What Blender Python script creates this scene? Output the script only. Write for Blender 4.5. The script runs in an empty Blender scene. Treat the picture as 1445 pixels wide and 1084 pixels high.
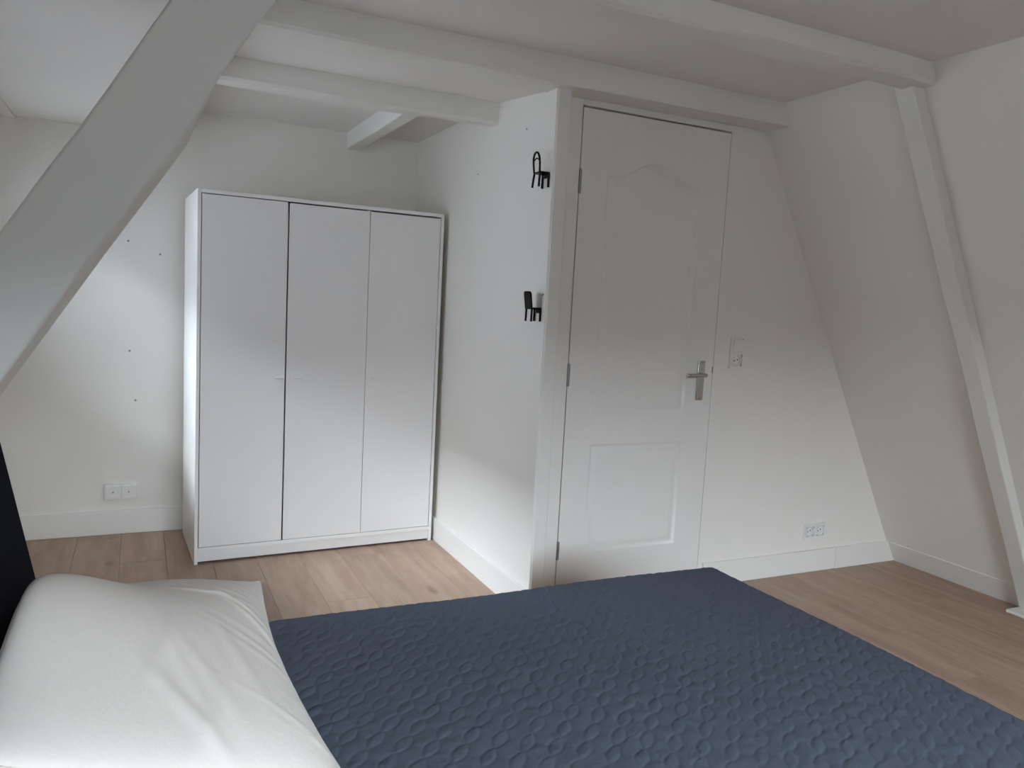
import bpy, bmesh, math, random
import numpy as np
from mathutils import Vector, Matrix
random.seed(3)
PI = math.pi
sc = bpy.context.scene
COL = sc.collection

# ---------------------------------------------------------------- camera, world, exposure
cam_d = bpy.data.cameras.new('camera')
cam = bpy.data.objects.new('camera', cam_d); COL.objects.link(cam)
RX = Vector((0.9014704, -0.4296388, 0.05255118))
RY = Vector((0.00196722, -0.11734192, -0.99308963))
RZ = Vector((0.43283629, 0.89534428, -0.10493507))
cam.matrix_world = Matrix(((RX.x, -RY.x, -RZ.x, 0.0), (RX.y, -RY.y, -RZ.y, 0.0),
                           (RX.z, -RY.z, -RZ.z, 1.3102), (0, 0, 0, 1)))
cam_d.sensor_width = 36.0
cam_d.lens = 1101.05 / 1445 * 36.0
cam_d.clip_start = 0.02
sc.camera = cam
sc.view_settings.view_transform = 'Standard'
sc.view_settings.look = 'None'
sc.view_settings.gamma = 1.0
sc.view_settings.use_curve_mapping = False
sc.view_settings.exposure = 0.13
sc.cycles.use_denoising = True
sc.cycles.max_bounces = 14
sc.cycles.diffuse_bounces = 10

SKY = 50.0
world = bpy.data.worlds.new('world'); sc.world = world
world.use_nodes = True
wn = world.node_tree.nodes; wl = world.node_tree.links
bg = wn['Background']
tc = wn.new('ShaderNodeTexCoord'); sep = wn.new('ShaderNodeSeparateXYZ')
ramp = wn.new('ShaderNodeValToRGB')
ramp.color_ramp.elements[0].position = 0.0; ramp.color_ramp.elements[0].color = (0.765, 0.85, 1.0, 1)
ramp.color_ramp.elements[1].position = 0.9; ramp.color_ramp.elements[1].color = (0.75, 0.84, 1.0, 1)
wl.new(tc.outputs['Generated'], sep.inputs[0]); wl.new(sep.outputs['Z'], ramp.inputs[0])
wl.new(ramp.outputs[0], bg.inputs['Color']); bg.inputs['Strength'].default_value = SKY

def portal(name, loc, rot, sx, sy):
    l = bpy.data.lights.new(name, 'AREA'); l.shape = 'RECTANGLE'; l.size = sx; l.size_y = sy
    l.cycles.is_portal = True
    o = bpy.data.objects.new(name, l); o.location = loc; o.rotation_euler = rot; COL.objects.link(o)
# dormer window (left wall, facing +x) and the window in the wall behind the viewer (facing +y)
AY0, AY1, AZ0, AZ1, AX = 2.30, 4.32, 1.00, 1.88, -0.72
BX0, BX1, BZ0, BZ1, BY = -0.35, 1.65, 0.75, 2.07, -1.75
portal('window_portal', (AX - 0.10, (AY0 + AY1) / 2, (AZ0 + AZ1) / 2), (0, -PI / 2, 0), AZ1 - AZ0, AY1 - AY0)
portal('window_portal', ((BX0 + BX1) / 2, BY - 0.10, (BZ0 + BZ1) / 2), (PI / 2, 0, 0), BX1 - BX0, BZ1 - BZ0)

# ---------------------------------------------------------------- materials
def mat(name, color, rough=0.6, metal=0.0, spec=0.5):
    m = bpy.data.materials.new(name); m.use_nodes = True
    b = m.node_tree.nodes['Principled BSDF']
    b.inputs['Base Color'].default_value = (*color, 1)
    b.inputs['Roughness'].default_value = rough
    b.inputs['Metallic'].default_value = metal
    b.inputs['Specular IOR Level'].default_value = spec
    return m, m.node_tree.nodes, m.node_tree.links, b

def bump(N, L, b, src, strength, dist=0.01):
    bp = N.new('ShaderNodeBump'); bp.inputs['Strength'].default_value = strength
    bp.inputs['Distance'].default_value = dist
    L.new(src, bp.inputs['Height']); L.new(bp.outputs[0], b.inputs['Normal'])
    return bp

def painted(name, color, rough, scale, strength, tint=0.03):
    m, N, L, b = mat(name, color, rough)
    g = N.new('ShaderNodeNewGeometry')
    n = N.new('ShaderNodeTexNoise'); n.inputs['Scale'].default_value = scale; n.inputs['Detail'].default_value = 4
    n2 = N.new('ShaderNodeTexNoise'); n2.inputs['Scale'].default_value = 2.3; n2.inputs['Detail'].default_value = 3
    L.new(g.outputs['Position'], n.inputs['Vector']); L.new(g.outputs['Position'], n2.inputs['Vector'])
    bump(N, L, b, n.outputs['Fac'], strength, 0.002)
    mx = N.new('ShaderNodeMix'); mx.data_type = 'RGBA'
    mx.inputs['A'].default_value = (*color, 1)
    mx.inputs['B'].default_value = (*[c * (1 - tint) for c in color], 1)
    L.new(n2.outputs['Fac'], mx.inputs['Factor']); L.new(mx.outputs['Result'], b.inputs['Base Color'])
    return m

M = {}
M['plaster'] = painted('plaster_white', (0.775, 0.738, 0.672), 0.75, 60, 0.35)
M['ceiling'] = painted('ceiling_white', (0.765, 0.733, 0.68), 0.8, 60, 0.3)
M['beam'] = painted('beam_white', (0.76, 0.738, 0.675), 0.55, 14, 0.6, 0.05)
M['gloss'] = painted('joinery_white', (0.77, 0.738, 0.68), 0.4, 30, 0.1)
M['door'] = painted('door_white', (0.77, 0.740, 0.685), 0.42, 25, 0.1)
M['laminate'] = painted('laminate_white', (0.80, 0.775, 0.735), 0.38, 200, 0.03, 0.01)
M['plastic'] = painted('socket_plastic', (0.765, 0.742, 0.70), 0.4, 50, 0.0)
M['dark'] = mat('dark_hole', (0.03, 0.03, 0.03), 0.7)[0]
M['black'] = painted('black_iron', (0.008, 0.007, 0.007), 0.5, 80, 0.3)
M['black'].node_tree.nodes['Principled BSDF'].inputs['Specular IOR Level'].default_value = 0.15
M['nail'] = mat('nail_grey', (0.30, 0.28, 0.26), 0.5, 0.3)[0]
M['chrome'] = mat('satin_chrome', (0.55, 0.54, 0.52), 0.25, 1.0)[0]
M['steel'] = mat('hinge_steel', (0.32, 0.31, 0.30), 0.4, 0.9)[0]
M['darkwood'] = mat('darkened_wood', (0.07, 0.035, 0.018), 0.9)[0]  # brown wood taken darker, so the gap above the door looks shaded
M['brickout'] = painted('outside_brick', (0.075, 0.075, 0.08), 0.9, 20, 0.3)
M['frame'] = painted('window_frame_white', (0.78, 0.78, 0.77), 0.4, 30, 0.05)

def glass():
    m = bpy.data.materials.new('window_glass'); m.use_nodes = True
    N = m.node_tree.nodes; L = m.node_tree.links; N.clear()
    o = N.new('ShaderNodeOutputMaterial'); t = N.new('ShaderNodeBsdfTransparent'); g = N.new('ShaderNodeBsdfGlossy')
    g.inputs['Roughness'].default_value = 0.02
    f = N.new('ShaderNodeFresnel'); f.inputs['IOR'].default_value = 1.45
    x = N.new('ShaderNodeMixShader')
    t.inputs[0].default_value = (0.96, 0.98, 0.97, 1)
    L.new(f.outputs[0], x.inputs[0]); L.new(t.outputs[0], x.inputs[1]); L.new(g.outputs[0], x.inputs[2])
    L.new(x.outputs[0], o.inputs[0])
    return m
M['glass'] = glass()

def oak():
    m, N, L, b = mat('oak_floor', (0.45, 0.32, 0.23), 0.48)
    t = N.new('ShaderNodeTexCoord'); oi = N.new('ShaderNodeObjectInfo')
    add = N.new('ShaderNodeVectorMath'); add.operation = 'ADD'
    mul = N.new('ShaderNodeVectorMath'); mul.operation = 'SCALE'; mul.inputs['Scale'].default_value = 37.0
    cmb = N.new('ShaderNodeCombineXYZ')
    L.new(oi.outputs['Random'], cmb.inputs[0]); L.new(oi.outputs['Random'], cmb.inputs[1])
    L.new(cmb.outputs[0], mul.inputs[0]); L.new(t.outputs['Object'], add.inputs[0]); L.new(mul.outputs[0], add.inputs[1])
    mp = N.new('ShaderNodeMapping'); mp.inputs['Scale'].default_value = (1, 0.09, 1)
    L.new(add.outputs[0], mp.inputs['Vector'])
    # warping
    nw = N.new('ShaderNodeTexNoise'); nw.inputs['Scale'].default_value = 4.0; nw.inputs['Detail'].default_value = 2
    L.new(add.outputs[0], nw.inputs['Vector'])
    mw = N.new('ShaderNodeMix'); mw.data_type = 'VECTOR'; mw.inputs['Factor'].default_value = 0.06
    L.new(mp.outputs[0], mw.inputs['A']); L.new(nw.outputs['Color'], mw.inputs['B'])
    n1 = N.new('ShaderNodeTexNoise'); n1.inputs['Scale'].default_value = 22; n1.inputs['Detail'].default_value = 6
    n1.inputs['Roughness'].default_value = 0.6
    L.new(mw.outputs['Result'], n1.inputs['Vector'])
    n2 = N.new('ShaderNodeTexNoise'); n2.inputs['Scale'].default_value = 5; n2.inputs['Detail'].default_value = 3
    L.new(mp.outputs[0], n2.inputs['Vector'])
    r1 = N.new('ShaderNodeValToRGB')
    r1.color_ramp.elements[0].position = 0.28; r1.color_ramp.elements[0].color = (0.335, 0.218, 0.150, 1)
    r1.color_ramp.elements[1].position = 0.72; r1.color_ramp.elements[1].color = (0.480, 0.340, 0.250, 1)
    L.new(n1.outputs['Fac'], r1.inputs[0])
    r2 = N.new('ShaderNodeValToRGB')
    r2.color_ramp.elements[0].position = 0.3; r2.color_ramp.elements[0].color = (0.86, 0.84, 0.83, 1)
    r2.color_ramp.elements[1].position = 0.7; r2.color_ramp.elements[1].color = (1.0, 1.0, 1.0, 1)
    L.new(n2.outputs['Fac'], r2.inputs[0])
    m1 = N.new('ShaderNodeMix'); m1.data_type = 'RGBA'; m1.blend_type = 'MULTIPLY'; m1.inputs['Factor'].default_value = 1
    L.new(r1.outputs[0], m1.inputs['A']); L.new(r2.outputs[0], m1.inputs['B'])
    # plank to plank tone
    mr = N.new('ShaderNodeMapRange'); mr.inputs['To Min'].default_value = 0.91; mr.inputs['To Max'].default_value = 1.06
    L.new(oi.outputs['Random'], mr.inputs['Value'])
    m2 = N.new('ShaderNodeVectorMath'); m2.operation = 'SCALE'
    L.new(m1.outputs['Result'], m2.inputs[0]); L.new(mr.outputs[0], m2.inputs['Scale'])
    # knots
    mk = N.new('ShaderNodeMapping'); mk.inputs['Scale'].default_value = (1, 0.42, 1)
    L.new(add.outputs[0], mk.inputs['Vector'])
    vo = N.new('ShaderNodeTexVoronoi'); vo.inputs['Scale'].default_value = 4.2
    L.new(mk.outputs[0], vo.inputs['Vector'])
    rk = N.new('ShaderNodeValToRGB')
    rk.color_ramp.elements[0].position = 0.0; rk.color_ramp.elements[0].color = (1.6, 1.6, 1.6, 1)
    rk.color_ramp.elements[1].position = 0.12; rk.color_ramp.elements[1].color = (0, 0, 0, 1)
    L.new(vo.outputs['Distance'], rk.inputs[0])
    gt = N.new('ShaderNodeSeparateColor'); L.new(vo.outputs['Color'], gt.inputs[0])
    th = N.new('ShaderNodeMath'); th.operation = 'GREATER_THAN'; th.inputs[1].default_value = 0.35
    L.new(gt.outputs[0], th.inputs[0])
    km = N.new('ShaderNodeMath'); km.operation = 'MULTIPLY'
    L.new(rk.outputs[0], km.inputs[0]); L.new(th.outputs[0], km.inputs[1])
    nk = N.new('ShaderNodeTexNoise'); nk.inputs['Scale'].default_value = 40
    L.new(add.outputs[0], nk.inputs['Vector'])
    km2 = N.new('ShaderNodeMath'); km2.operation = 'MULTIPLY'
    L.new(km.outputs[0], km2.inputs[0]); L.new(nk.outputs['Fac'], km2.inputs[1])
    m3 = N.new('ShaderNodeMix'); m3.data_type = 'RGBA'
    m3.inputs['B'].default_value = (0.13, 0.075, 0.045, 1)
    L.new(km2.outputs[0], m3.inputs['Factor']); L.new(m2.outputs[0], m3.inputs['A'])
    L.new(m3.outputs['Result'], b.inputs['Base Color'])
    bump(N, L, b, n1.outputs['Fac'], 0.15, 0.001)
    return m
M['oak'] = oak()

def fabric(name, color, color2, rough, wscale, strength, dist, fuzz=0.0):
    m, N, L, b = mat(name, color, rough, 0, 0.3)
    t = N.new('ShaderNodeTexCoord')
    n = N.new('ShaderNodeTexNoise'); n.inputs['Scale'].default_value = wscale; n.inputs['Detail'].default_value = 5
    n.inputs['Roughness'].default_value = 0.65
    n2 = N.new('ShaderNodeTexNoise'); n2.inputs['Scale'].default_value = wscale * 0.35; n2.inputs['Detail'].default_value = 3
    L.new(t.outputs['Object'], n.inputs['Vector']); L.new(t.outputs['Object'], n2.inputs['Vector'])
    a = N.new('ShaderNodeMath'); a.operation = 'ADD'
    L.new(n.outputs['Fac'], a.inputs[0]); L.new(n2.outputs['Fac'], a.inputs[1])
    bump(N, L, b, a.outputs[0], strength, dist)
    mx = N.new('ShaderNodeMix'); mx.data_type = 'RGBA'
    mx.inputs['A'].default_value = (*color, 1); mx.inputs['B'].default_value = (*color2, 1)
    L.new(n.outputs['Fac'], mx.inputs['Factor']); L.new(mx.outputs['Result'], b.inputs['Base Color'])
    if fuzz:
        b.inputs['Sheen Weight'].default_value = fuzz; b.inputs['Sheen Roughness'].default_value = 0.5
    return m, N, L, b
M['spread'] = fabric('bedspread_fabric', (0.062, 0.075, 0.099), (0.084, 0.100, 0.130), 0.9, 380, 0.4, 0.002, 0.0)[0]
M['pillow'] = fabric('pillow_cotton', (0.66, 0.605, 0.54), (0.72, 0.66, 0.59), 0.9, 150, 0.30, 0.002, 0.1)[0]
M['headboard'] = fabric('headboard_fabric', (0.002, 0.003, 0.006), (0.004, 0.005, 0.009), 0.9, 400, 0.2, 0.002)[0]
M['headboard'].node_tree.nodes['Principled BSDF'].inputs['Specular IOR Level'].default_value = 0.06
M['ticking'] = fabric('mattress_ticking', (0.5, 0.5, 0.52), (0.6, 0.6, 0.6), 0.9, 200, 0.2, 0.002)[0]
M['bedbase'] = fabric('bed_base_fabric', (0.02, 0.022, 0.03), (0.03, 0.03, 0.04), 0.9, 300, 0.2, 0.002)[0]

# ---------------------------------------------------------------- helpers
def link_mesh(name, bm, m, parent=None, loc=(0, 0, 0), rot=(0, 0, 0), smooth=False, bevel=0.0, bseg=2):
    bmesh.ops.recalc_face_normals(bm, faces=bm.faces[:])
    if bevel:
        es = [e for e in bm.edges if len(e.link_faces) == 2 and e.calc_face_angle(0) > 0.5]
        res = bmesh.ops.bevel(bm, geom=es, offset=bevel, segments=bseg, profile=0.5, affect='EDGES')
        for f in res['faces']: f.smooth = True     # only the rounded arrises; the big faces stay flat
    me = bpy.data.meshes.new(name); bm.to_mesh(me); bm.free()
    if m: me.materials.append(m)
    if smooth and not bevel:
        for p in me.polygons: p.use_smooth = True
        if smooth != 'all':
            me.set_sharp_from_angle(angle=math.radians(40))
    o = bpy.data.objects.new(name, me); COL.objects.link(o)
    o.location = loc; o.rotation_euler = rot
    if parent: o.parent = parent
    return o

def add_box(bm, x0, x1, y0, y1, z0, z1):
    v = [bm.verts.new(p) for p in ((x0, y0, z0), (x1, y0, z0), (x1, y1, z0), (x0, y1, z0),
                                   (x0, y0, z1), (x1, y0, z1), (x1, y1, z1), (x0, y1, z1))]
    for f in ((0, 3, 2, 1), (4, 5, 6, 7), (0, 1, 5, 4), (1, 2, 6, 5), (2, 3, 7, 6), (3, 0, 4, 7)):
        bm.faces.new([v[i] for i in f])

def add_prism(bm, pts, y0, y1, pts2=None):      # polygon in xz extruded along y
    pts2 = pts2 or pts
    a = [bm.verts.new((x, y0, z)) for x, z in pts]; b = [bm.verts.new((x, y1, z)) for x, z in pts2]
    n = len(pts)
    bm.faces.new(a); bm.faces.new(b[::-1])
    for i in range(n): bm.faces.new((a[i], b[i], b[(i + 1) % n], a[(i + 1) % n]))

def add_cyl(bm, p0, p1, r0, r1=None, seg=16):
    r1 = r0 if r1 is None else r1
    p0 = Vector(p0); p1 = Vector(p1); d = (p1 - p0)
    q = d.to_track_quat('Z', 'Y').to_matrix()
    a = []; b = []
    for i in range(seg):
        c = q @ Vector((math.cos(2 * PI * i / seg), math.sin(2 * PI * i / seg), 0))
        a.append(bm.verts.new(p0 + c * r0)); b.append(bm.verts.new(p1 + c * r1))
    bm.faces.new(a[::-1]); bm.faces.new(b)
    for i in range(seg): bm.faces.new((a[i], a[(i + 1) % seg], b[(i + 1) % seg], b[i]))

def add_tube(bm, pts, r, seg=10):
    pts = [Vector(p) for p in pts]; rings = []
    up = Vector((0.3, 0.5, 0.8)).normalized()
    for i, p in enumerate(pts):
        t = (pts[min(i + 1, len(pts) - 1)] - pts[max(i - 1, 0)]).normalized()
        u = t.cross(up).normalized(); w = t.cross(u)
        rings.append([bm.verts.new(p + (u * math.cos(2 * PI * k / seg) + w * math.sin(2 * PI * k / seg)) * r) for k in range(seg)])
    for a, b in zip(rings, rings[1:]):
        for k in range(seg): bm.faces.new((a[k], a[(k + 1) % seg], b[(k + 1) % seg], b[k]))
    bm.faces.new(rings[0][::-1]); bm.faces.new(rings[-1])

def box(name, x0, x1, y0, y1, z0, z1, m, parent=None, bevel=0.0, **k):
    bm = bmesh.new(); add_box(bm, x0, x1, y0, y1, z0, z1)
    return link_mesh(name, bm, m, parent, bevel=bevel, smooth=bool(bevel), **k)

def struct(o, label=None):
    o['kind'] = 'structure'
    if label: o['label'] = label
    return o

def tag(o, label, cat, group=None):
    o['label'] = label; o['category'] = cat
    if group: o['group'] = group
    return o

def empty(name, loc, rz=0):
    o = bpy.data.objects.new(name, None); COL.objects.link(o); o.empty_display_size = 0.1
    o.location = loc; o.rotation_euler = (0, 0, rz)
    return o

# ---------------------------------------------------------------- the room
YB = 4.44        # back wall of the alcove
XP = 1.465       # face of the wall between alcove and door
YC = 2.766       # its end, at the door
YD = 2.855       # wall with the door
ZC = 2.242       # ceiling
def SX(z, off=0.0): return 3.785 - 0.544 * z - off    # right slope
def LX(z): return -1.10 + 0.60 * z                    # left slope, near bay

# floor
fl = struct(box('floor', -1.0, 4.0, -1.9, 4.6, -0.10, -0.016, M['darkwood']), 'light oak plank floor')
PW = 0.1992
mesh_cache = {}
def plank_mesh(w, l):
    k = (round(w, 4), round(l, 3))
    if k not in mesh_cache:
        bm = bmesh.new(); add_box(bm, 0, w - 0.0008, 0, l - 0.0008, -0.0145, 0)
        es = [e for e in bm.edges if all(v.co.z > -0.001 for v in e.verts)]
        bmesh.ops.bevel(bm, geom=es, offset=0.0011, segments=1, affect='EDGES')
        me = bpy.data.meshes.new('plank'); bmesh.ops.recalc_face_normals(bm, faces=bm.faces[:]); bm.to_mesh(me); bm.free()
        me.materials.append(M['oak']); mesh_cache[k] = me
    return mesh_cache[k]
offs = [0.35, 1.25, 0.75, 1.75, 0.15, 1.05, 0.6, 1.55, 0.9]
x = -0.272 - 3 * PW; i = 0
while x < 3.95:
    y = -1.9 - offs[i % 9]
    while y < 4.5:
        a = max(y, -1.85); e = min(y + 2.0, 4.46 if x < XP else 2.90)
        if e - a > 0.05:
            o = bpy.data.objects.new('plank', plank_mesh(PW, e - a)); COL.objects.link(o)
            o.location = (x, a, 0.0); o.parent = fl
        y += 2.0
    x += PW; i += 1

# back wall, passage wall, door wall
struct(box('wall_back', -0.95, 1.6, YB, YB + 0.12, 0, 2.45, M['plaster']), 'white back wall behind the wardrobe')
struct(box('wall_alcove', XP, XP + 0.062, YC, YB + 0.01, 0, 2.4, M['plaster'], bevel=0.004), 'white wall between wardrobe alcove and door')
bm = bmesh.new()
add_prism(bm, [(2.4135, 0), (SX(0) + 0.05, 0), (SX(2.32) + 0.05, 2.32), (2.4135, 2.32)], YD, YD + 0.11)
add_box(bm, XP + 0.05, 2.4135, YD, YD + 0.11, 2.150, 2.32)
struct(link_mesh('wall_door', bm, M['plaster']), 'white wall with the door')
struct(box('light_block_door', XP + 0.03, 2.60, YD + 0.105, YD + 0.16, -0.05, 2.36, M['darkwood']), 'dark unseen slab added behind the door to block light')  # unseen slab, added to keep sky light from leaking through the door gaps
# sloping right wall
bm = bmesh.new()
add_prism(bm, [(SX(0), -0.02), (SX(2.34), 2.34), (SX(2.34) + 0.12, 2.34), (SX(0) + 0.14, -0.02)], -1.9, YD + 0.11)
struct(link_mesh('wall_right', bm, M['plaster']), 'white sloping wall on the right')
# ceilings
struct(box('ceiling', -0.3, 2.75, -1.9, YD + 0.11, ZC, ZC + 0.12, M['ceiling']), 'white ceiling')
bm = bmesh.new()
add_box(bm, 0.15, XP + 0.02, 3.30, YB + 0.01, 2.195, 2.40)
v = [bm.verts.new((x, y, z)) for x in (0.15, XP + 0.02) for y, z in ((2.80, 2.150), (2.90, 2.152), (3.32, 2.195), (3.32, 2.40), (2.80, 2.40))]
bm.faces.new(v[0:5]); bm.faces.new(v[5:10][::-1])
for k in range(5): bm.faces.new((v[k], v[(k + 1) % 5], v[5 + (k + 1) % 5], v[5 + k]))
struct(link_mesh('ceiling_alcove', bm, M['ceiling']), 'white ceiling over the wardrobe')
bm = bmesh.new()
add_box(bm, -0.95, 0.15, 0.20, YB + 0.01, 2.055, 2.40)
struct(link_mesh('ceiling_dormer', bm, M['ceiling']), 'white dormer ceiling on the left')
struct(box('trim_dormer_lintel', -0.95, -0.52, 0.26, YB + 0.005, 2.043, 2.20, M['gloss']), 'white lintel over the dormer window')

# dormer wall with window (left), built as four boxes round the opening
bm = bmesh.new()
T0, T1 = AX - 0.12, AX
for b_ in ((0.20, AY0, 0, 2.3), (AY1, YB + 0.12, 0, 2.3), (AY0, AY1, 0, AZ0), (AY0, AY1, AZ1, 2.3)):
    add_box(bm, T0, T1, b_[0], b_[1], b_[2], b_[3])
struct(link_mesh('wall_dormer', bm, M['plaster']), 'white dormer wall with window')
# dormer side cheek and near sloping wall
bm = bmesh.new()
add_prism(bm, [(T0, 0), (LX(0), 0), (LX(2.3), 2.3), (T0, 2.3)], 0.19, 0.25)
struct(link_mesh('wall_cheek', bm, M['plaster']), 'white side cheek of the dormer')
bm = bmesh.new()
add_prism(bm, [(LX(-0.02), -0.02), (LX(2.36), 2.36), (LX(2.36) - 0.12, 2.36), (LX(-0.02) - 0.12, -0.02)], BY - 0.12, 0.19)
struct(link_mesh('wall_left', bm, M['plaster']), 'white sloping wall left of the viewer')
bm = bmesh.new()
Q0, Q1 = BY - 0.12, BY
for b_ in ((-1.3, BX0, 0, 2.35), (BX1, 4.0, 0, 2.35), (BX0, BX1, 0, BZ0), (BX0, BX1, BZ1, 2.35)):
    add_box(bm, b_[0], b_[1], Q0, Q1, b_[2], b_[3])
struct(link_mesh('wall_front', bm, M['plaster']), 'white wall behind the viewer')

def window(name, horizontal, a0, a1, z0, z1, p, label):
    def bb(bm, u0, u1, w0, w1, h0, h1):
        if horizontal: add_box(bm, u0, u1, w0, w1, h0, h1)
        else: add_box(bm, w0, w1, u0, u1, h0, h1)
    bm = bmesh.new(); t = 0.045; q0, q1 = p - 0.075, p - 0.025
    bb(bm, a0, a1, q0, q1, z0, z0 + t); bb(bm, a0, a1, q0, q1, z1 - t, z1)
    for u in (a0, (a0 + a1) / 2 - t / 2, a1 - t): bb(bm, u, u + t, q0, q1, z0 + t, z1 - t)
    w = struct(link_mesh(name, bm, M['frame']), label)
    for u0, u1 in ((a0 + t, (a0 + a1) / 2 - t / 2), ((a0 + a1) / 2 + t / 2, a1 - t)):
        bm = bmesh.new(); bb(bm, u0, u1, p - 0.052, p - 0.048, z0 + t, z1 - t)
        link_mesh('pane', bm, M['glass'], w)
    bm = bmesh.new(); bb(bm, a0 - 0.03, a1 + 0.03, p - 0.02, p + 0.06, z0 - 0.03, z0)
    link_mesh('window_sill', bm, M['gloss'], w)
window('window_1', False, AY0, AY1, AZ0, AZ1, AX, 'white dormer window')
window('window_2', True, BX0, BX1, BZ0, BZ1, BY, 'white window behind the viewer')

# houses across the street: they cut the low sky off
struct(box('wall_opposite', -9.6, -9.0, -14, 22, -9, 6.45, M['brickout']), 'brick house row outside the dormer')
struct(box('wall_opposite_rear', -14, 16, -14.6, -14.0, -9, 4.1, M['brickout']), 'brick house row outside the rear window')

# ---------------------------------------------------------------- beams
def rough_beam(bm_pts_front, bm_pts_back, y0, y1, name, label, bev=0.008):
    bm = bmesh.new(); add_prism(bm, bm_pts_front, y0, y1, bm_pts_back)
    return struct(link_mesh(name, bm, M['beam'], bevel=bev, smooth=True), label)

def long_beam(name, x0, x1, y0, y1, z0, z1, label, amp=0.004, n=26, seed=0, slant=True):
    # hewn beam along x: its lower arrises wander a little
    rnd = random.Random(seed)
    ph = [rnd.uniform(0, 6.28) for _ in range(6)]
    bm = bmesh.new(); rings = []
    for i in range(n + 1):
        x = x0 + (x1 - x0) * i / n
        w = lambda k: amp * (math.sin(x * 3.1 + ph[k]) + 0.6 * math.sin(x * 8.3 + ph[k + 1]))
        dz = w(0); dy = w(1); dz2 = w(2); dy2 = w(3)
        c = 0.012
        def xx(z): return min(x, SX(z, -0.02)) if slant else x
        ring = [(y0 + dy, z1), (y0 + dy, z0 + c + dz), (y0 + c + dy, z0 + dz), (y1 - c - dy2, z0 + dz2), (y1 - dy2, z0 + c + dz2), (y1 - dy2, z1)]
        rings.append([bm.verts.new((xx(z), y, z)) for y, z in ring])
    for a, b in zip(rings, rings[1:]):
        for k in range(6): bm.faces.new((a[k], a[(k + 1) % 6], b[(k + 1) % 6], b[k]))
    bm.faces.new(rings[0]); bm.faces.new(rings[-1][::-1])
    return struct(link_mesh(name, bm, M['beam'], smooth=True), label)
long_beam('trim_1', 0.15, 2.66, 1.985, 2.095, 2.165, ZC + 0.02, 'white tie beam crossing the ceiling', seed=1)
long_beam('trim_2', 0.15, 2.70, 2.695, YD + 0.005, 2.145, ZC + 0.02, 'white beam above the door', seed=2, amp=0.003)
long_beam('trim_3', -0.02, XP + 0.005, 3.305, 3.40, 2.100, 2.21, 'white beam over the wardrobe', seed=3, slant=False)
box_t = box('trim_4', 1.05, 1.122, 3.395, YB + 0.005, 2.105, 2.20, M['beam'], bevel=0.006); struct(box_t, 'short white trimmer beam over the wardrobe')

# left rafter (front outline at y=2.0, back outline at y=2.15)
front = [(0.390, 2.16), (0.295, 1.990), (0.225, 1.880), (0.174, 1.799), (0.126, 1.704), (0.099, 1.653), (0.045, 1.566),
         (-0.078, 1.381), (-0.270, 1.076), (-0.56, 0.62), (-0.95, 0.0), (-1.16, 0.0), (-0.75, 0.60), (-0.50, 1.02),
         (-0.265, 1.404), (-0.186, 1.532), (-0.118, 1.638), (-0.063, 1.729), (0.062, 1.942), (0.150, 2.16)]
back = [(0.385, 2.16), (0.300, 2.030), (0.230, 1.915), (0.178, 1.822), (0.136, 1.720), (0.110, 1.653), (0.072, 1.592),
        (-0.068, 1.376), (-0.290, 1.025), (-0.56, 0.60), (-0.95, 0.0), (-1.16, 0.0), (-0.74, 0.60), (-0.49, 1.02),
        (-0.262, 1.404), (-0.180, 1.532), (-0.112, 1.638), (-0.056, 1.729), (0.068, 1.942), (0.155, 2.16)]
rough_beam(front, back, 2.0, 2.15, 'trim_5', 'thick white slanting rafter on the left', 0.008)
# right post leaning on the slope, its plinth on the floor
def post_pts(d):
    z = [0.0, 0.4, 0.8, 1.2, 1.6, 2.0, 2.19]
    w = [0.0, 0.003, -0.002, 0.003, 0.0, 0.002, 0.0]
    return [(SX(a, d) + b, a) for a, b in zip(z, w)] + [(SX(2.19) + 0.03, 2.19), (SX(0) + 0.03, 0.0)]
rough_beam(post_pts(0.065), post_pts(0.062), 2.045, 2.125, 'trim_6', 'white leaning post on the sloping wall', 0.005)
box_t = box('trim_7', 3.635, SX(0.014) - 0.002, 2.00, 2.135, 0.0, 0.014, M['beam'], bevel=0.003); struct(box_t, 'white floor plate under the leaning post')

# ---------------------------------------------------------------- baseboards
BH = 0.128
struct(box('baseboard_back', AX, XP, YB - 0.014, YB, 0, 0.128, M['gloss'], bevel=0.003), 'white baseboard along the back wall')
struct(box('baseboard_alcove', XP - 0.013, XP + 0.001, YC, YB - 0.015, 0, 0.122, M['gloss'], bevel=0.003), 'white baseboard beside the wardrobe')
bd = struct(box('baseboard_door', 2.44, 3.318, YD - 0.014, YD, 0, 0.115, M['gloss'], bevel=0.003), 'white baseboard right of the door')
bm = bmesh.new()
add_prism(bm, [(3.3195, 0), (SX(0) - 0.012, 0), (SX(0.115) - 0.012, 0.115), (3.3195, 0.115)], YD - 0.014, YD)
struct(link_mesh('baseboard_corner', bm, M['gloss'], bevel=0.002, smooth=True), 'short white baseboard in the right corner')
bm = bmesh.new()
add_prism(bm, [(SX(0, 0.014), 0), (SX(0.112, 0.014), 0.112), (SX(0.118, 0.004), 0.118), (SX(0.118), 0.118), (SX(0), 0)], 2.128, YD)
add_prism(bm, [(SX(0, 0.014), 0), (SX(0.112, 0.014), 0.112), (SX(0.118, 0.004), 0.118), (SX(0.118), 0.118), (SX(0), 0)], -1.7, 2.0)
struct(link_mesh('baseboard_right', bm, M['gloss']), 'white baseboard along the sloping wall')

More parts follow.
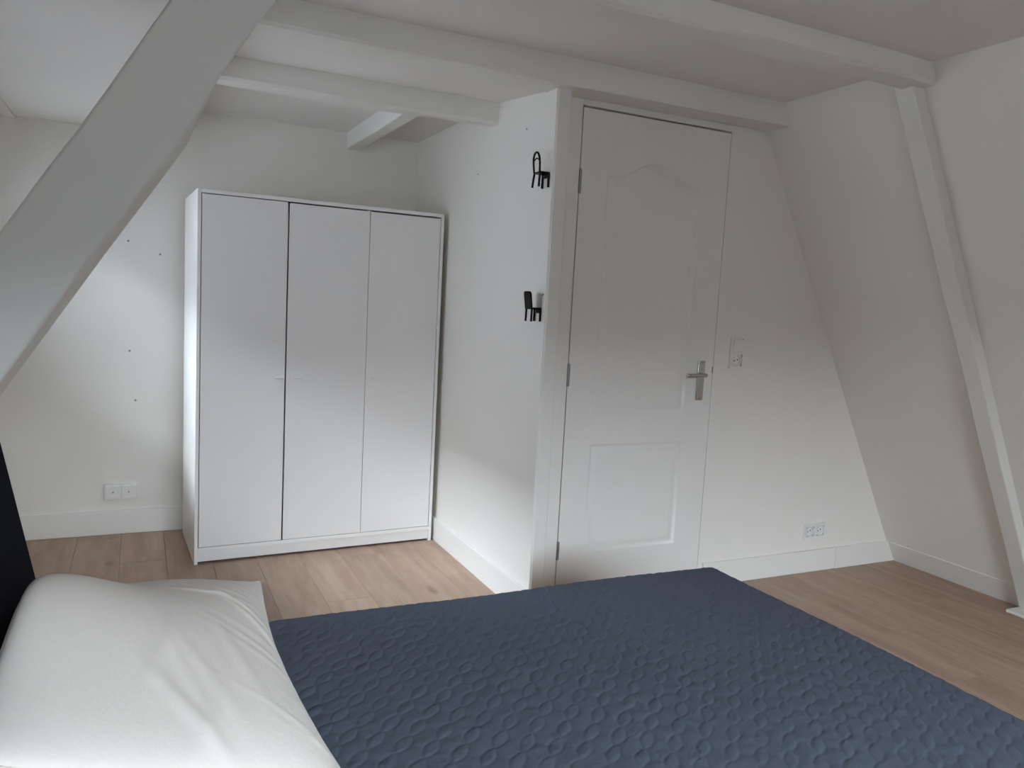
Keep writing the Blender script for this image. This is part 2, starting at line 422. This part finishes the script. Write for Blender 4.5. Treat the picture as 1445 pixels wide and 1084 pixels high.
# ---------------------------------------------------------------- door
dr = empty('door_1', (2.025, YD, 0)); struct(dr, 'white panelled door with arched upper panel')
def local(o):      # re-express a mesh built in world coordinates under its thing
    o.matrix_parent_inverse = Matrix.Identity(4)
    par = o.parent; m = Matrix.Translation(par.location) @ par.rotation_euler.to_matrix().to_4x4()
    o.data.transform(m.inverted()); return o
DX0, DX1, DZ0, DZ1 = 1.641, 2.411, 0.006, 2.114
bm = bmesh.new()
add_box(bm, XP + 0.062, DX0 - 0.005, YD - 0.002, YD + 0.10, 0, 2.150)
add_box(bm, DX0 - 0.005, DX1 + 0.0025, YD - 0.003, YD + 0.10, DZ1 + 0.0075, 2.150)
add_box(bm, DX0 - 0.005, DX0 + 0.012, YD + 0.042, YD + 0.10, 0, 2.118)
add_box(bm, DX1 - 0.012, DX1 + 0.0025, YD + 0.042, YD + 0.10, 0, 2.118)
local(link_mesh('door_frame', bm, M['gloss'], dr, bevel=0.002, smooth=True))
box_o = local(box('head_rebate', DX0, DX1, YD + 0.052, YD + 0.10, 2.08, 2.118, M['darkwood'], dr)); box_o['label'] = 'unpainted wood, darkened as shade, in the gap above the door'
local(box('casing', XP + 0.006, XP + 0.066, YC - 0.004, YD + 0.05, 0, 2.150, M['gloss'], dr, bevel=0.004))

def offset_loop(pts, d):
    n = len(pts); out = []
    for i in range(n):
        p0 = Vector(pts[i - 1]); p = Vector(pts[i]); p1 = Vector(pts[(i + 1) % n])
        a = (p - p0).normalized(); b = (p1 - p).normalized()
        na = Vector((-a.y, a.x)); nb = Vector((-b.y, b.x)); nn = (na + nb)
        nn = nn / max(nn.length_squared / 2, 0.3)
        out.append(p + nn * d)
    return out
def moulding(pts, name='panel_moulding'):
    prof = [(0, 0.0), (0.002, -0.0010), (0.007, -0.0070), (0.012, -0.0090), (0.017, -0.0086), (0.030, -0.0032), (0.040, -0.0008), (0.048, -0.0003), (0.052, -0.0002)]
    bm = bmesh.new(); rings = []
    for w, h in prof:
        rings.append([bm.verts.new((p.x, YD - h, p.y)) for p in offset_loop(pts, w)])
    n = len(pts)
    for a, b in zip(rings, rings[1:]):
        for k in range(n): bm.faces.new((a[k], a[(k + 1) % n], b[(k + 1) % n], b[k]))
    bm.faces.new(rings[-1])
    return local(link_mesh(name, bm, M['door'], dr, smooth=True))
PX0, PX1 = 1.772, 2.262
arch = []
xs0, xs1 = PX0 + 0.055, PX1 - 0.055; xc = (PX0 + PX1) / 2
N_ = 24
top = [(xs0 + (xs1 - xs0) * i / N_, 1.858 + 0.075 * (0.5 - 0.5 * math.cos(2 * PI * i / N_)) ** 0.8) for i in range(N_ + 1)]
up = [(PX0, 0.845), (PX1, 0.845), (PX1, 1.858)] + top[::-1] + [(PX0, 1.858)]
low = [(PX0, 0.228), (PX1, 0.228), (PX1, 0.712), (PX0, 0.712)]
moulding(up); moulding(low)
bm = bmesh.new(); loops = []
outer = [(DX0, DZ0), (DX1, DZ0), (DX1, DZ1), (DX0, DZ1)]
edges = []
for lp in (outer, up, low):
    vs = [bm.verts.new((p[0], YD, p[1])) for p in lp]; loops.append(vs)
    for k in range(len(vs)): edges.append(bm.edges.new((vs[k], vs[(k + 1) % len(vs)])))
bmesh.ops.triangle_fill(bm, edges=edges, use_beauty=True, use_dissolve=False)
bk = [bm.verts.new((p[0], YD + 0.04, p[1])) for p in outer]
bm.faces.new(bk)
for k in range(4): bm.faces.new((loops[0][k], loops[0][(k + 1) % 4], bk[(k + 1) % 4], bk[k]))
local(link_mesh('door_leaf', bm, M['door'], dr))
# hinges
for z0, z1 in ((1.768, 1.865), (0.967, 1.060), (0.209, 0.288)):
    bm = bmesh.new(); add_cyl(bm, (1.6385, YD - 0.004, z0), (1.6385, YD - 0.004, z1), 0.0052, seg=12)
    add_cyl(bm, (1.6385, YD - 0.004, z1), (1.6385, YD - 0.004, z1 + 0.006), 0.0040, 0.002, seg=12)
    add_box(bm, 1.6385, 1.648, YD - 0.002, YD + 0.002, z0, z1)
    h = local(link_mesh('hinge', bm, M['steel'], dr, smooth=True)); h['label'] = 'steel hinge'
# handle
hb = local(box('handle_plate', 2.319, 2.359, YD - 0.009, YD - 0.0005, 0.903, 1.086, M['chrome'], dr, bevel=0.003)); hb['label'] = 'satin chrome lever plate'
for z in (0.912, 1.077):
    bm = bmesh.new(); add_cyl(bm, (2.339, YD - 0.011, z), (2.339, YD - 0.008, z), 0.0035, seg=10)
    local(link_mesh('screw', bm, M['steel'], dr))
bm = bmesh.new()
add_tube(bm, [(2.339, YD - 0.006, 1.022), (2.339, YD - 0.035, 1.022), (2.337, YD - 0.046, 1.022), (2.330, YD - 0.053, 1.022),
              (2.320, YD - 0.055, 1.022), (2.232, YD - 0.055, 1.021)], 0.0088, 14)
add_cyl(bm, (2.232, YD - 0.055, 1.021), (2.226, YD - 0.055, 1.021), 0.0098, 0.0075, 14)
lv = local(link_mesh('lever', bm, M['chrome'], dr, smooth=True)); lv['label'] = 'satin chrome lever'
local(box('latch_plate', 2.406, 2.4125, YD - 0.0012, YD + 0.02, 1.028, 1.058, M['steel'], dr))

# ---------------------------------------------------------------- wardrobe
W_, H_, D_ = 1.1965, 1.742, 0.545
wd = empty('wardrobe', (0.2415, 3.8277, 0), 0.04428)
tag(wd, 'tall white three-door wardrobe standing against the back wall', 'wardrobe')
def wbox(name, x0, x1, y0, y1, z0, z1, bevel=0.0012, m='laminate', par=None):
    return box(name, x0, x1, y0, y1, z0, z1, M[m], par or wd, bevel=bevel)
wbox('side_panel', 0, 0.016, 0, D_, 0, H_)
wbox('side_panel', W_ - 0.016, W_, 0, D_, 0, H_)
wbox('top_panel', 0.016, W_ - 0.016, 0, D_, H_ - 0.018, H_)
wbox('bottom_rail', 0.016, W_ - 0.016, 0.0, D_, 0.062, 0.080)
wbox('plinth', 0.016, W_ - 0.016, 0.010, 0.026, 0.010, 0.062)
wbox('back_panel', 0.016, W_ - 0.016, D_ - 0.006, D_ - 0.002, 0.062, H_ - 0.018)
wbox('divider', 0.396, 0.412, 0.090, D_ - 0.006, 0.080, H_ - 0.018)
wbox('divider', 0.793, 0.809, 0.022, D_ - 0.006, 0.080, H_ - 0.018)
for n_, (x0, x1, zt, dy, kx, lab) in enumerate(((0.0190, 0.4000, H_ - 0.0215, 0.001, 0.374, None), (0.4070, 0.8000, H_ - 0.0245, 0.003, 0.462, None),
                                          (0.8022, W_ - 0.0188, H_ - 0.0250, 0.0035, 0.849, None))):
    d = wbox('door', x0, x1, dy, dy + 0.016, 0.0825, zt, 0.0012)
    bm = bmesh.new()
    add_cyl(bm, (kx - 0.013, dy, 0.888), (kx - 0.013, dy - 0.014, 0.888), 0.0035, seg=10)
    add_cyl(bm, (kx + 0.013, dy, 0.888), (kx + 0.013, dy - 0.014, 0.888), 0.0035, seg=10)
    add_tube(bm, [(kx - 0.018, dy - 0.016, 0.888), (kx - 0.013, dy - 0.017, 0.888), (kx + 0.013, dy - 0.017, 0.888), (kx + 0.018, dy - 0.016, 0.888)], 0.0042, 8)
    link_mesh('knob', bm, M['laminate'], d, smooth=True)

# ---------------------------------------------------------------- sockets and switch
s1 = empty('wall_socket', (-0.0755, YB, 0.2255)); tag(s1, 'white double wall box low on the back wall left of the wardrobe', 'wall socket')
box('plate', -0.078, 0.078, -0.022, 0.0, -0.042, 0.041, M['plastic'], s1, bevel=0.004)
for xx in (-0.036, 0.036):
    c = box('cover', xx - 0.033, xx + 0.033, -0.026, -0.020, -0.033, 0.033, M['plastic'], s1, bevel=0.002)
    bm = bmesh.new(); add_cyl(bm, (xx, -0.0268, 0), (xx, -0.0255, 0), 0.0045, seg=12)
    link_mesh('screw', bm, M['nail'], c)

def socket_insert(par, cx, cz, r=0.021, turn=0.0):
    # round recess: ring, sunken disc, two pin holes
    bm = bmesh.new(); seg = 28
    prof = [(0.0275, -0.0105), (r + 0.001, -0.0125), (r, -0.0115), (r - 0.0015, -0.002), (0.0001, -0.0015)]
    rings = [[bm.verts.new((cx + a * math.cos(2 * PI * k / seg), y, cz + a * math.sin(2 * PI * k / seg))) for k in range(seg)] for a, y in prof]
    for a, b in zip(rings, rings[1:]):
        for k in range(seg): bm.faces.new((a[k], a[(k + 1) % seg], b[(k + 1) % seg], b[k]))
    ring = link_mesh('socket', bm, M['plastic'], par, smooth=True)
    for s in (-1, 1):
        hx = cx + s * 0.0095 * math.cos(turn); hz = cz + s * 0.0095 * math.sin(turn)
        bm = bmesh.new(); add_cyl(bm, (hx, -0.0030, hz), (hx, -0.0010, hz), 0.0034, seg=10)
        link_mesh('pin_hole', bm, M['dark'], ring)
def plate_with_holes(par, hw, hh, centres, r=0.0265, dep=0.011):
    # plate is a frame of strips around square apertures
    bm = bmesh.new(); a = r + 0.0
    if len(centres) == 2 and centres[0][1] == centres[1][1]:
        xs = [-hw, centres[0][0] - a, centres[0][0] + a, centres[1][0] - a, centres[1][0] + a, hw]
        for i in (0, 2, 4): add_box(bm, xs[i], xs[i + 1], -dep, 0, -hh, hh)
        for i in (1, 3):
            add_box(bm, xs[i], xs[i + 1], -dep, 0, centres[0][1] + a, hh); add_box(bm, xs[i], xs[i + 1], -dep, 0, -hh, centres[0][1] - a)
    return link_mesh('plate', bm, M['plastic'], par)
s2 = empty('wall_socket', (3.156, YD, 0.216)); tag(s2, 'white double power socket low on the wall in the right corner', 'wall socket')
plate_with_holes(s2, 0.076, 0.040, [(-0.0355, 0), (0.0355, 0)])
for xx in (-0.0355, 0.0355): socket_insert(s2, xx, 0.0, turn=0.3)
s3 = empty('light_switch', (2.543, YD, 1.126)); tag(s3, 'white light switch with power socket beside the door handle', 'light switch')
bm = bmesh.new()
add_box(bm, -0.042, 0.042, -0.011, 0, 0.066, 0.073); add_box(bm, -0.042, -0.030, -0.011, 0, -0.073, 0.066)
add_box(bm, 0.030, 0.042, -0.011, 0, -0.073, 0.066); add_box(bm, -0.030, 0.030, -0.011, 0, -0.008, 0.004)
add_box(bm, -0.030, 0.030, -0.011, 0, -0.073, -0.063)
link_mesh('plate', bm, M['plastic'], s3)
bm = bmesh.new(); add_prism(bm, [(-0.029, 0.006), (0.029, 0.006), (0.029, 0.063), (-0.029, 0.063)], -0.001, -0.012)
for v in bm.verts:
    if v.co.z > 0.05 and v.co.y < -0.01: v.co.y -= 0.004
link_mesh('rocker', bm, M['plastic'], s3)
socket_insert(s3, 0.0, -0.035, turn=0.25)

# ---------------------------------------------------------------- chair-shaped coat hooks
def chair_hook(loc, kind, label):
    """front legs fixed on the wall (x=0), backrest standing out at -x; y along the wall"""
    t = empty('chair_hook', loc); tag(t, label, 'coat hook')
    w = 0.028; d = 0.040; b = -d - 0.004; s = 0.0033
    def bar(name, pts, r=0.0042, sq=True):
        bm = bmesh.new(); add_tube(bm, pts, r, 8)
        return link_mesh(name, bm, M['black'], t, smooth=True)
    hs = 0.056 if kind == 'bentwood' else 0.052
    # seat
    bm = bmesh.new()
    add_prism(bm, [(b, hs - 0.003), (-0.002, hs - 0.003), (-0.002, hs + 0.004), (b, hs + 0.004)], -w, w)
    link_mesh('seat', bm, M['black'], t, bevel=0.0015, smooth=True)
    bm = bmesh.new(); add_box(bm, -0.006, -0.001, -w, w, hs - 0.018, hs)
    ap = link_mesh('wall_plate', bm, M['black'], t, bevel=0.001, smooth=True)
    bm = bmesh.new(); add_cyl(bm, (-0.0085, 0.008, hs - 0.010), (-0.006, 0.008, hs - 0.010), 0.0026, seg=10)
    sw = link_mesh('screw', bm, M['chrome'], ap)
    for sy in (-1, 1):
        bar('leg', [(-0.0045, sy * (w - 0.003), hs), (-0.0045, sy * (w - 0.002), 0.001)], 0.0046)
        if kind == 'bentwood':
            bar('leg', [(b + 0.002, sy * (w - 0.004), hs), (b - 0.001, sy * (w - 0.002), 0.03), (b - 0.003, sy * w, 0.0)], 0.0044)
        else:
            bar('leg', [(b + 0.002, sy * (w - 0.004), hs), (b + 0.001, sy * (w - 0.003), 0.0)], 0.0044)
    if kind == 'bentwood':
        pts = []
        hb_ = 0.134
        for k in range(25):
            u = k / 24
            if u < 0.3: q = u / 0.3; y = -w + 0.004 - 0.003 * math.sin(q * PI / 2); z = hs + (0.100 - hs) * q
            elif u > 0.7: q = (1 - u) / 0.3; y = w - 0.004 + 0.003 * math.sin(q * PI / 2); z = hs + (0.100 - hs) * q
            else:
                q = (u - 0.3) / 0.4; y = -(w - 0.001) * math.cos(q * PI); z = 0.100 + (hb_ - 0.100) * math.sin(q * PI)
            pts.append((b - 0.006 * (z - hs) / 0.07, y, z))
        bar('backrest', pts, 0.0041)
        bar('back_bow', [(b - 0.004, -w + 0.003 + (2 * w - 0.006) * k / 8, 0.100 + 0.011 * math.sin(PI * k / 8)) for k in range(9)], 0.0026)
    else:
        bm = bmesh.new()
        pr = [(-w, hs - 0.004), (w, hs - 0.004), (w + 0.001, 0.108), (w - 0.002, 0.116), (w - 0.009, 0.120), (-w + 0.009, 0.120), (-w + 0.002, 0.116), (-w - 0.001, 0.108)]
        for xo in (0, 1): pass
        A = [bm.verts.new((b - 0.010 * (z - hs) / 0.07 - 0.0035, y, z)) for y, z in pr]
        B = [bm.verts.new((b - 0.010 * (z - hs) / 0.07 + 0.0045, y, z)) for y, z in pr]
        bm.faces.new(A); bm.faces.new(B[::-1])
        for i in range(len(pr)): bm.faces.new((A[i], B[i], B[(i + 1) % len(pr)], A[(i + 1) % len(pr)]))
        link_mesh('backrest', bm, M['black'], t, bevel=0.001, smooth=True)
    return t
chair_hook((XP, 2.815, 1.765), 'bentwood', 'upper black chair-shaped wall hook with open looped back')
chair_hook((XP, 2.822, 1.235), 'solid', 'lower black chair-shaped wall hook with solid padded back')

# ---------------------------------------------------------------- nails and plugs left in the walls
def nail(p, axis, label, r=0.0055):
    p = Vector(p); d = Vector(axis)
    bm = bmesh.new(); add_cyl(bm, p - d * 0.004, p - d * 0.001, r * 0.8, r, 10); add_cyl(bm, p - d * 0.001, p + d * 0.003, r * 0.5, r * 0.5, 10)
    o = link_mesh('nail', bm, M['nail'], smooth=True); tag(o, label, 'nail')
    o.data.transform(Matrix.Translation(-p)); o.location = p
nail((-0.043, YB, 1.513), (0, 1, 0), 'topmost small grey wall plug left of the wardrobe')
nail((0.104, YB, 1.456), (0, 1, 0), 'small grey wall plug nearest the wardrobe top corner')
nail((-0.036, YB, 0.957), (0, 1, 0), 'small grey wall plug halfway up the wall left of the wardrobe')
nail((-0.009, YB, 0.701), (0, 1, 0), 'lowest small grey wall plug above the double wall box')
nail((XP, 3.014, 2.029), (1, 0, 0), 'small grey nail above the upper chair hook', 0.004)
nail((XP, 2.785, 1.345), (1, 0, 0), 'small grey nail at the wall edge above the lower chair hook', 0.004)
nail((XP, 3.52, 1.905), (1, 0, 0), 'faint grey nail on the alcove wall right of the wardrobe top', 0.003)

# ---------------------------------------------------------------- bed
BXa, BXb, BYa, BYb, BT = -0.17, 1.700, 0.33, 1.935, 0.500
bed = empty('bed', ((BXa + BXb) / 2, (BYa + BYb) / 2, 0)); tag(bed, 'double bed with black headboard against the left sloping wall', 'bed')
local(box('mattress', BXa + 0.0, BXb - 0.03, BYa + 0.03, BYb - 0.03, 0.28, 0.482, M['ticking'], bed, bevel=0.04, bseg=4))
local(box('bed_base', BXa + 0.0, BXb - 0.035, BYa + 0.035, BYb - 0.035, 0.13, 0.28, M['bedbase'], bed, bevel=0.006))
for xx in (BXa + 0.08, BXb - 0.12):
    for yy in (BYa + 0.12, BYb - 0.12):
        bm = bmesh.new(); add_cyl(bm, (xx, yy, 0.0), (xx, yy, 0.13), 0.022, 0.028, 16)
        local(link_mesh('leg', bm, M['black'], bed, smooth=True))
# headboard leaning back
bm = bmesh.new()
hx = lambda z: -0.178 - 0.20 * (z - 0.5)
add_prism(bm, [(hx(0.10), 0.10), (hx(0.30), 0.30), (hx(0.6), 0.6), (hx(1.02), 1.02), (hx(1.04) - 0.02, 1.04), (hx(1.04) - 0.07, 1.04), (hx(1.02) - 0.09, 1.02),
               (hx(0.6) - 0.09, 0.6), (hx(0.10) - 0.09, 0.10)], BYa - 0.02, 1.985)
local(link_mesh('headboard', bm, M['headboard'], bed, bevel=0.008, smooth=True))
for yy in (BYa + 0.10, 1.88):
    local(box('headboard_leg', -0.19, -0.14, yy - 0.03, yy + 0.03, 0.0, 0.12, M['black'], bed))

# quilted bedspread
def make_spread():
    r = 0.045; L = 0.24; st = 0.0032
    x0, x1, y0, y1 = BXa + 0.02, BXb - r, BYa + r, BYb - r
    xs = np.arange(x0, x1 + L, st); ys = np.arange(y0 - L, y1 + L, st)
    Xg, Yg = np.meshgrid(xs, ys, indexing='ij')
    px = np.clip(Xg, x0, x1); py = np.clip(Yg, y0, y1)
    dx = Xg - px; dy = Yg - py; l = np.hypot(dx, dy); ls = np.where(l > 1e-9, l, 1)
    nx = dx / ls; ny = dy / ls
    a = np.minimum(l / r, PI / 2)
    hor = r * np.sin(a); dn = r * (1 - np.cos(a)) + np.maximum(l - r * PI / 2, 0)
    # folds in the hanging part
    fold = np.clip((dn - r) / 0.2, 0, 1) * 0.006 * np.sin((Xg + Yg) * 26)
    X = px + nx * (hor + fold); Y = py + ny * (hor + fold); Z = BT - dn
    N3 = np.stack([nx * np.sin(a), ny * np.sin(a), np.cos(a)], -1)
    # chained ovals running diagonally
    c, s = 0.667, 0.745
    U = Xg * c + Yg * s; V = Xg * s - Yg * c
    U = U + 0.003 * np.sin(V * 9) ; V = V + 0.003 * np.sin(U * 7)
    P, Q = 0.0645, 0.0520
    v0 = 0.655 * s - 1.208 * c; u0 = 0.655 * c + 1.208 * s
    iv = np.round((V - v0) / Q); vv = (V - v0) - iv * Q
    uu = (U - u0) - iv * 0.0064 * 1.0
    ph = uu / P * PI                       # node spacing P
    A = 0.0135
    env = A * np.abs(np.cos(ph)) ** 0.8
    groove = np.exp(-((np.abs(vv) - env) / 0.0026) ** 2)
    inside = 1 / (1 + np.exp((np.abs(vv) - env) / 0.0018))
    puff = inside * (1 - (vv / (A + 1e-6)) ** 2).clip(0, 1)
    between = 0.5 + 0.5 * np.cos((np.abs(vv) - Q / 2) / (Q / 2) * PI)
    # thin crossing stitch lines between the chains
    zig = np.abs(((uu / P + 0.5) % 1) - 0.5) * P
    cross = np.exp(-((zig - (np.abs(vv) - A).clip(0) * 0.55) / 0.003) ** 2) * (np.abs(vv) > A)
    h = -0.0012 * groove + 0.0007 * puff + 0.0004 * between * (1 - inside) - 0.0006 * cross
    rs = np.random.RandomState(5)
    # broad unevenness
    w = 0
    for k in range(14):
        fx, fy = rs.uniform(-9, 9, 2); w = w + math.cos(0) * np.sin(Xg * fx + Yg * fy + rs.uniform(0, 6.28))
    h = h + 0.0005 * w
    k2 = 0
    for k in range(22):
        an = rs.uniform(0, PI); fr = rs.uniform(60, 190)
        k2 = k2 + np.sin((Xg * math.cos(an) + Yg * math.sin(an)) * fr + rs.uniform(0, 6.28))
    h = h + 0.00009 * k2
    Pn = np.stack([X, Y, Z], -1) + N3 * h[..., None]
    n, m = Xg.shape
    co = Pn.reshape(-1, 3).astype(np.float32)
    idx = np.arange(n * m).reshape(n, m)
    q = np.stack([idx[:-1, :-1], idx[1:, :-1], idx[1:, 1:], idx[:-1, 1:]], -1).reshape(-1, 4)
    me = bpy.data.meshes.new('bedspread')
    me.vertices.add(len(co)); me.vertices.foreach_set('co', co.ravel())
    me.loops.add(q.size); me.loops.foreach_set('vertex_index', q.ravel().astype(np.int32))
    me.polygons.add(len(q)); me.polygons.foreach_set('loop_start', np.arange(0, q.size, 4, dtype=np.int32))
    me.update(calc_edges=True)
    me.polygons.foreach_set('use_smooth', np.ones(len(q), dtype=bool))
    me.materials.append(M['spread'])
    o = bpy.data.objects.new('bedspread', me); COL.objects.link(o)
    tag(o, 'dark blue-grey quilted bedspread covering the bed', 'bedspread')
    return o
make_spread()

# pillow
def make_pillow():
    A = np.array((-0.190, 1.885, 0.590)); B = np.array((0.268, 1.895, 0.605))     # far left, far right
    C = np.array((-0.217, 1.120, 0.705)); D = np.array((0.308, 1.120, 0.535))     # near left, near right
    n = 150; rs = np.random.RandomState(11)
    u = np.linspace(0, 1, n)
    U, V = np.meshgrid(u, u, indexing='ij')      # U: left->right, V: near->far
    # seam outline pulls in between the corners
    su = U; sv = V
    base = ((1 - su) * (1 - sv))[..., None] * C + (su * (1 - sv))[..., None] * D + ((1 - su) * sv)[..., None] * A + (su * sv)[..., None] * B
    pin = 0.030
    bx = base.copy()
    bx[..., 0] += (-(2 * su - 1) * pin * np.sin(PI * sv) * np.abs(2 * su - 1) ** 2)
    bx[..., 2] += 0.118 * np.sin(PI * sv) ** 2.4 * (1 - su) ** 1.3
    bx[..., 1] += (-(2 * sv - 1) * pin * 1.0 * np.sin(PI * su) * np.abs(2 * sv - 1) ** 2 * -0.6)
    e = np.minimum(np.minimum(su, 1 - su) * 0.50, np.minimum(sv, 1 - sv) * 0.76)
    prof = (16 * su * (1 - su) * sv * (1 - sv)).clip(0, 1)
    t = (1 - (1 - prof) ** 2.1) ** 0.58
    # wrinkles radiating from the seam on the right side and long soft folds
    X = bx[..., 0]; Y = bx[..., 1]
    wr = np.zeros_like(X)
    for k in range(16):
        y0 = rs.uniform(1.15, 1.88); ln = rs.uniform(0.05, 0.16); am = rs.uniform(0.001, 0.0028); wd_ = rs.uniform(0.006, 0.013)
        dirn = rs.uniform(0.25, 0.9) * (1 if y0 < 1.6 else 1)
        ss = (0.28 - X)
        dd = (Y - y0) - dirn * ss
        wr += am * np.exp(-(dd / wd_) ** 2) * np.exp(-(ss / ln) ** 2)
    for k in range(7):
        x0_ = rs.uniform(0.0, 0.22); y0_ = rs.uniform(1.15, 1.4); an = rs.uniform(-0.9, 0.9); am = rs.uniform(0.002, 0.004)
        dd = (X - x0_) * math.cos(an) + (Y - y0_) * math.sin(an); tt = -(X - x0_) * math.sin(an) + (Y - y0_) * math.cos(an)
        wr += am * np.exp(-(dd / 0.014) ** 2) * np.exp(-(tt / 0.12) ** 2)
    # the puckered crease right of the middle
    for (x0_, y0_, an, ln, am) in ((0.13, 1.66, 1.35, 0.07, 0.004), (0.19, 1.62, 0.75, 0.09, 0.005), (0.23, 1.52, 0.55, 0.10, 0.006), (0.17, 1.70, 1.1, 0.05, 0.003)):
        dd = (X - x0_) * math.cos(an) + (Y - y0_) * math.sin(an); tt = -(X - x0_) * math.sin(an) + (Y - y0_) * math.cos(an)
        wr += am * np.exp(-(dd / 0.008) ** 2) * np.exp(-(tt / ln) ** 2)
    lump = 0.004 * np.sin(X * 17 + 1) * np.sin(Y * 13 + 2)
    topZ = bx[..., 2] + t * (0.074 + lump) + wr * np.minimum(1, e / 0.03)
    floorz = BT + 0.006
    botZ = np.maximum(bx[..., 2] - t * 0.20, floorz)
    botZ = np.minimum(botZ, bx[..., 2] - 0.0)
    top = np.stack([X, Y, topZ], -1).reshape(-1, 3); bot = np.stack([X, Y, botZ], -1).reshape(-1, 3)
    idx = np.arange(n * n).reshape(n, n)
    q = np.stack([idx[:-1, :-1], idx[1:, :-1], idx[1:, 1:], idx[:-1, 1:]], -1).reshape(-1, 4)
    edge = np.zeros((n, n), bool); edge[0] = edge[-1] = True; edge[:, 0] = edge[:, -1] = True
    remap = np.arange(n * n) + n * n; remap[edge.ravel()] = np.arange(n * n)[edge.ravel()]
    q2 = remap[q][:, ::-1]
    me = bpy.data.meshes.new('pillow')
    me.from_pydata(np.vstack([top, bot]).tolist(), [], np.vstack([q, q2]).tolist())
    bm = bmesh.new(); bm.from_mesh(me)
    bmesh.ops.delete(bm, geom=[v for v in bm.verts if not v.link_faces], context='VERTS')
    bm.to_mesh(me); bm.free()
    for p in me.polygons: p.use_smooth = True
    me.materials.append(M['pillow'])
    p = empty('pillow', (0.04, 1.5, 0.5)); tag(p, 'large off-white pillow lying at the head of the bed', 'pillow')
    o = bpy.data.objects.new('pillow_cover', me); COL.objects.link(o); o.parent = p; local(o)
    # piped seam around the edge
    ring = [bx[i, 0] for i in range(0, n, 3)] + [bx[-1, j] for j in range(0, n, 3)] + [bx[i, -1] for i in range(n - 1, -1, -3)] + [bx[0, j] for j in range(n - 1, -1, -3)]
    bm = bmesh.new(); add_tube(bm, [tuple(v) for v in ring], 0.0028, 6)
    local(link_mesh('seam', bm, M['pillow'], p, smooth='all'))
make_pillow()
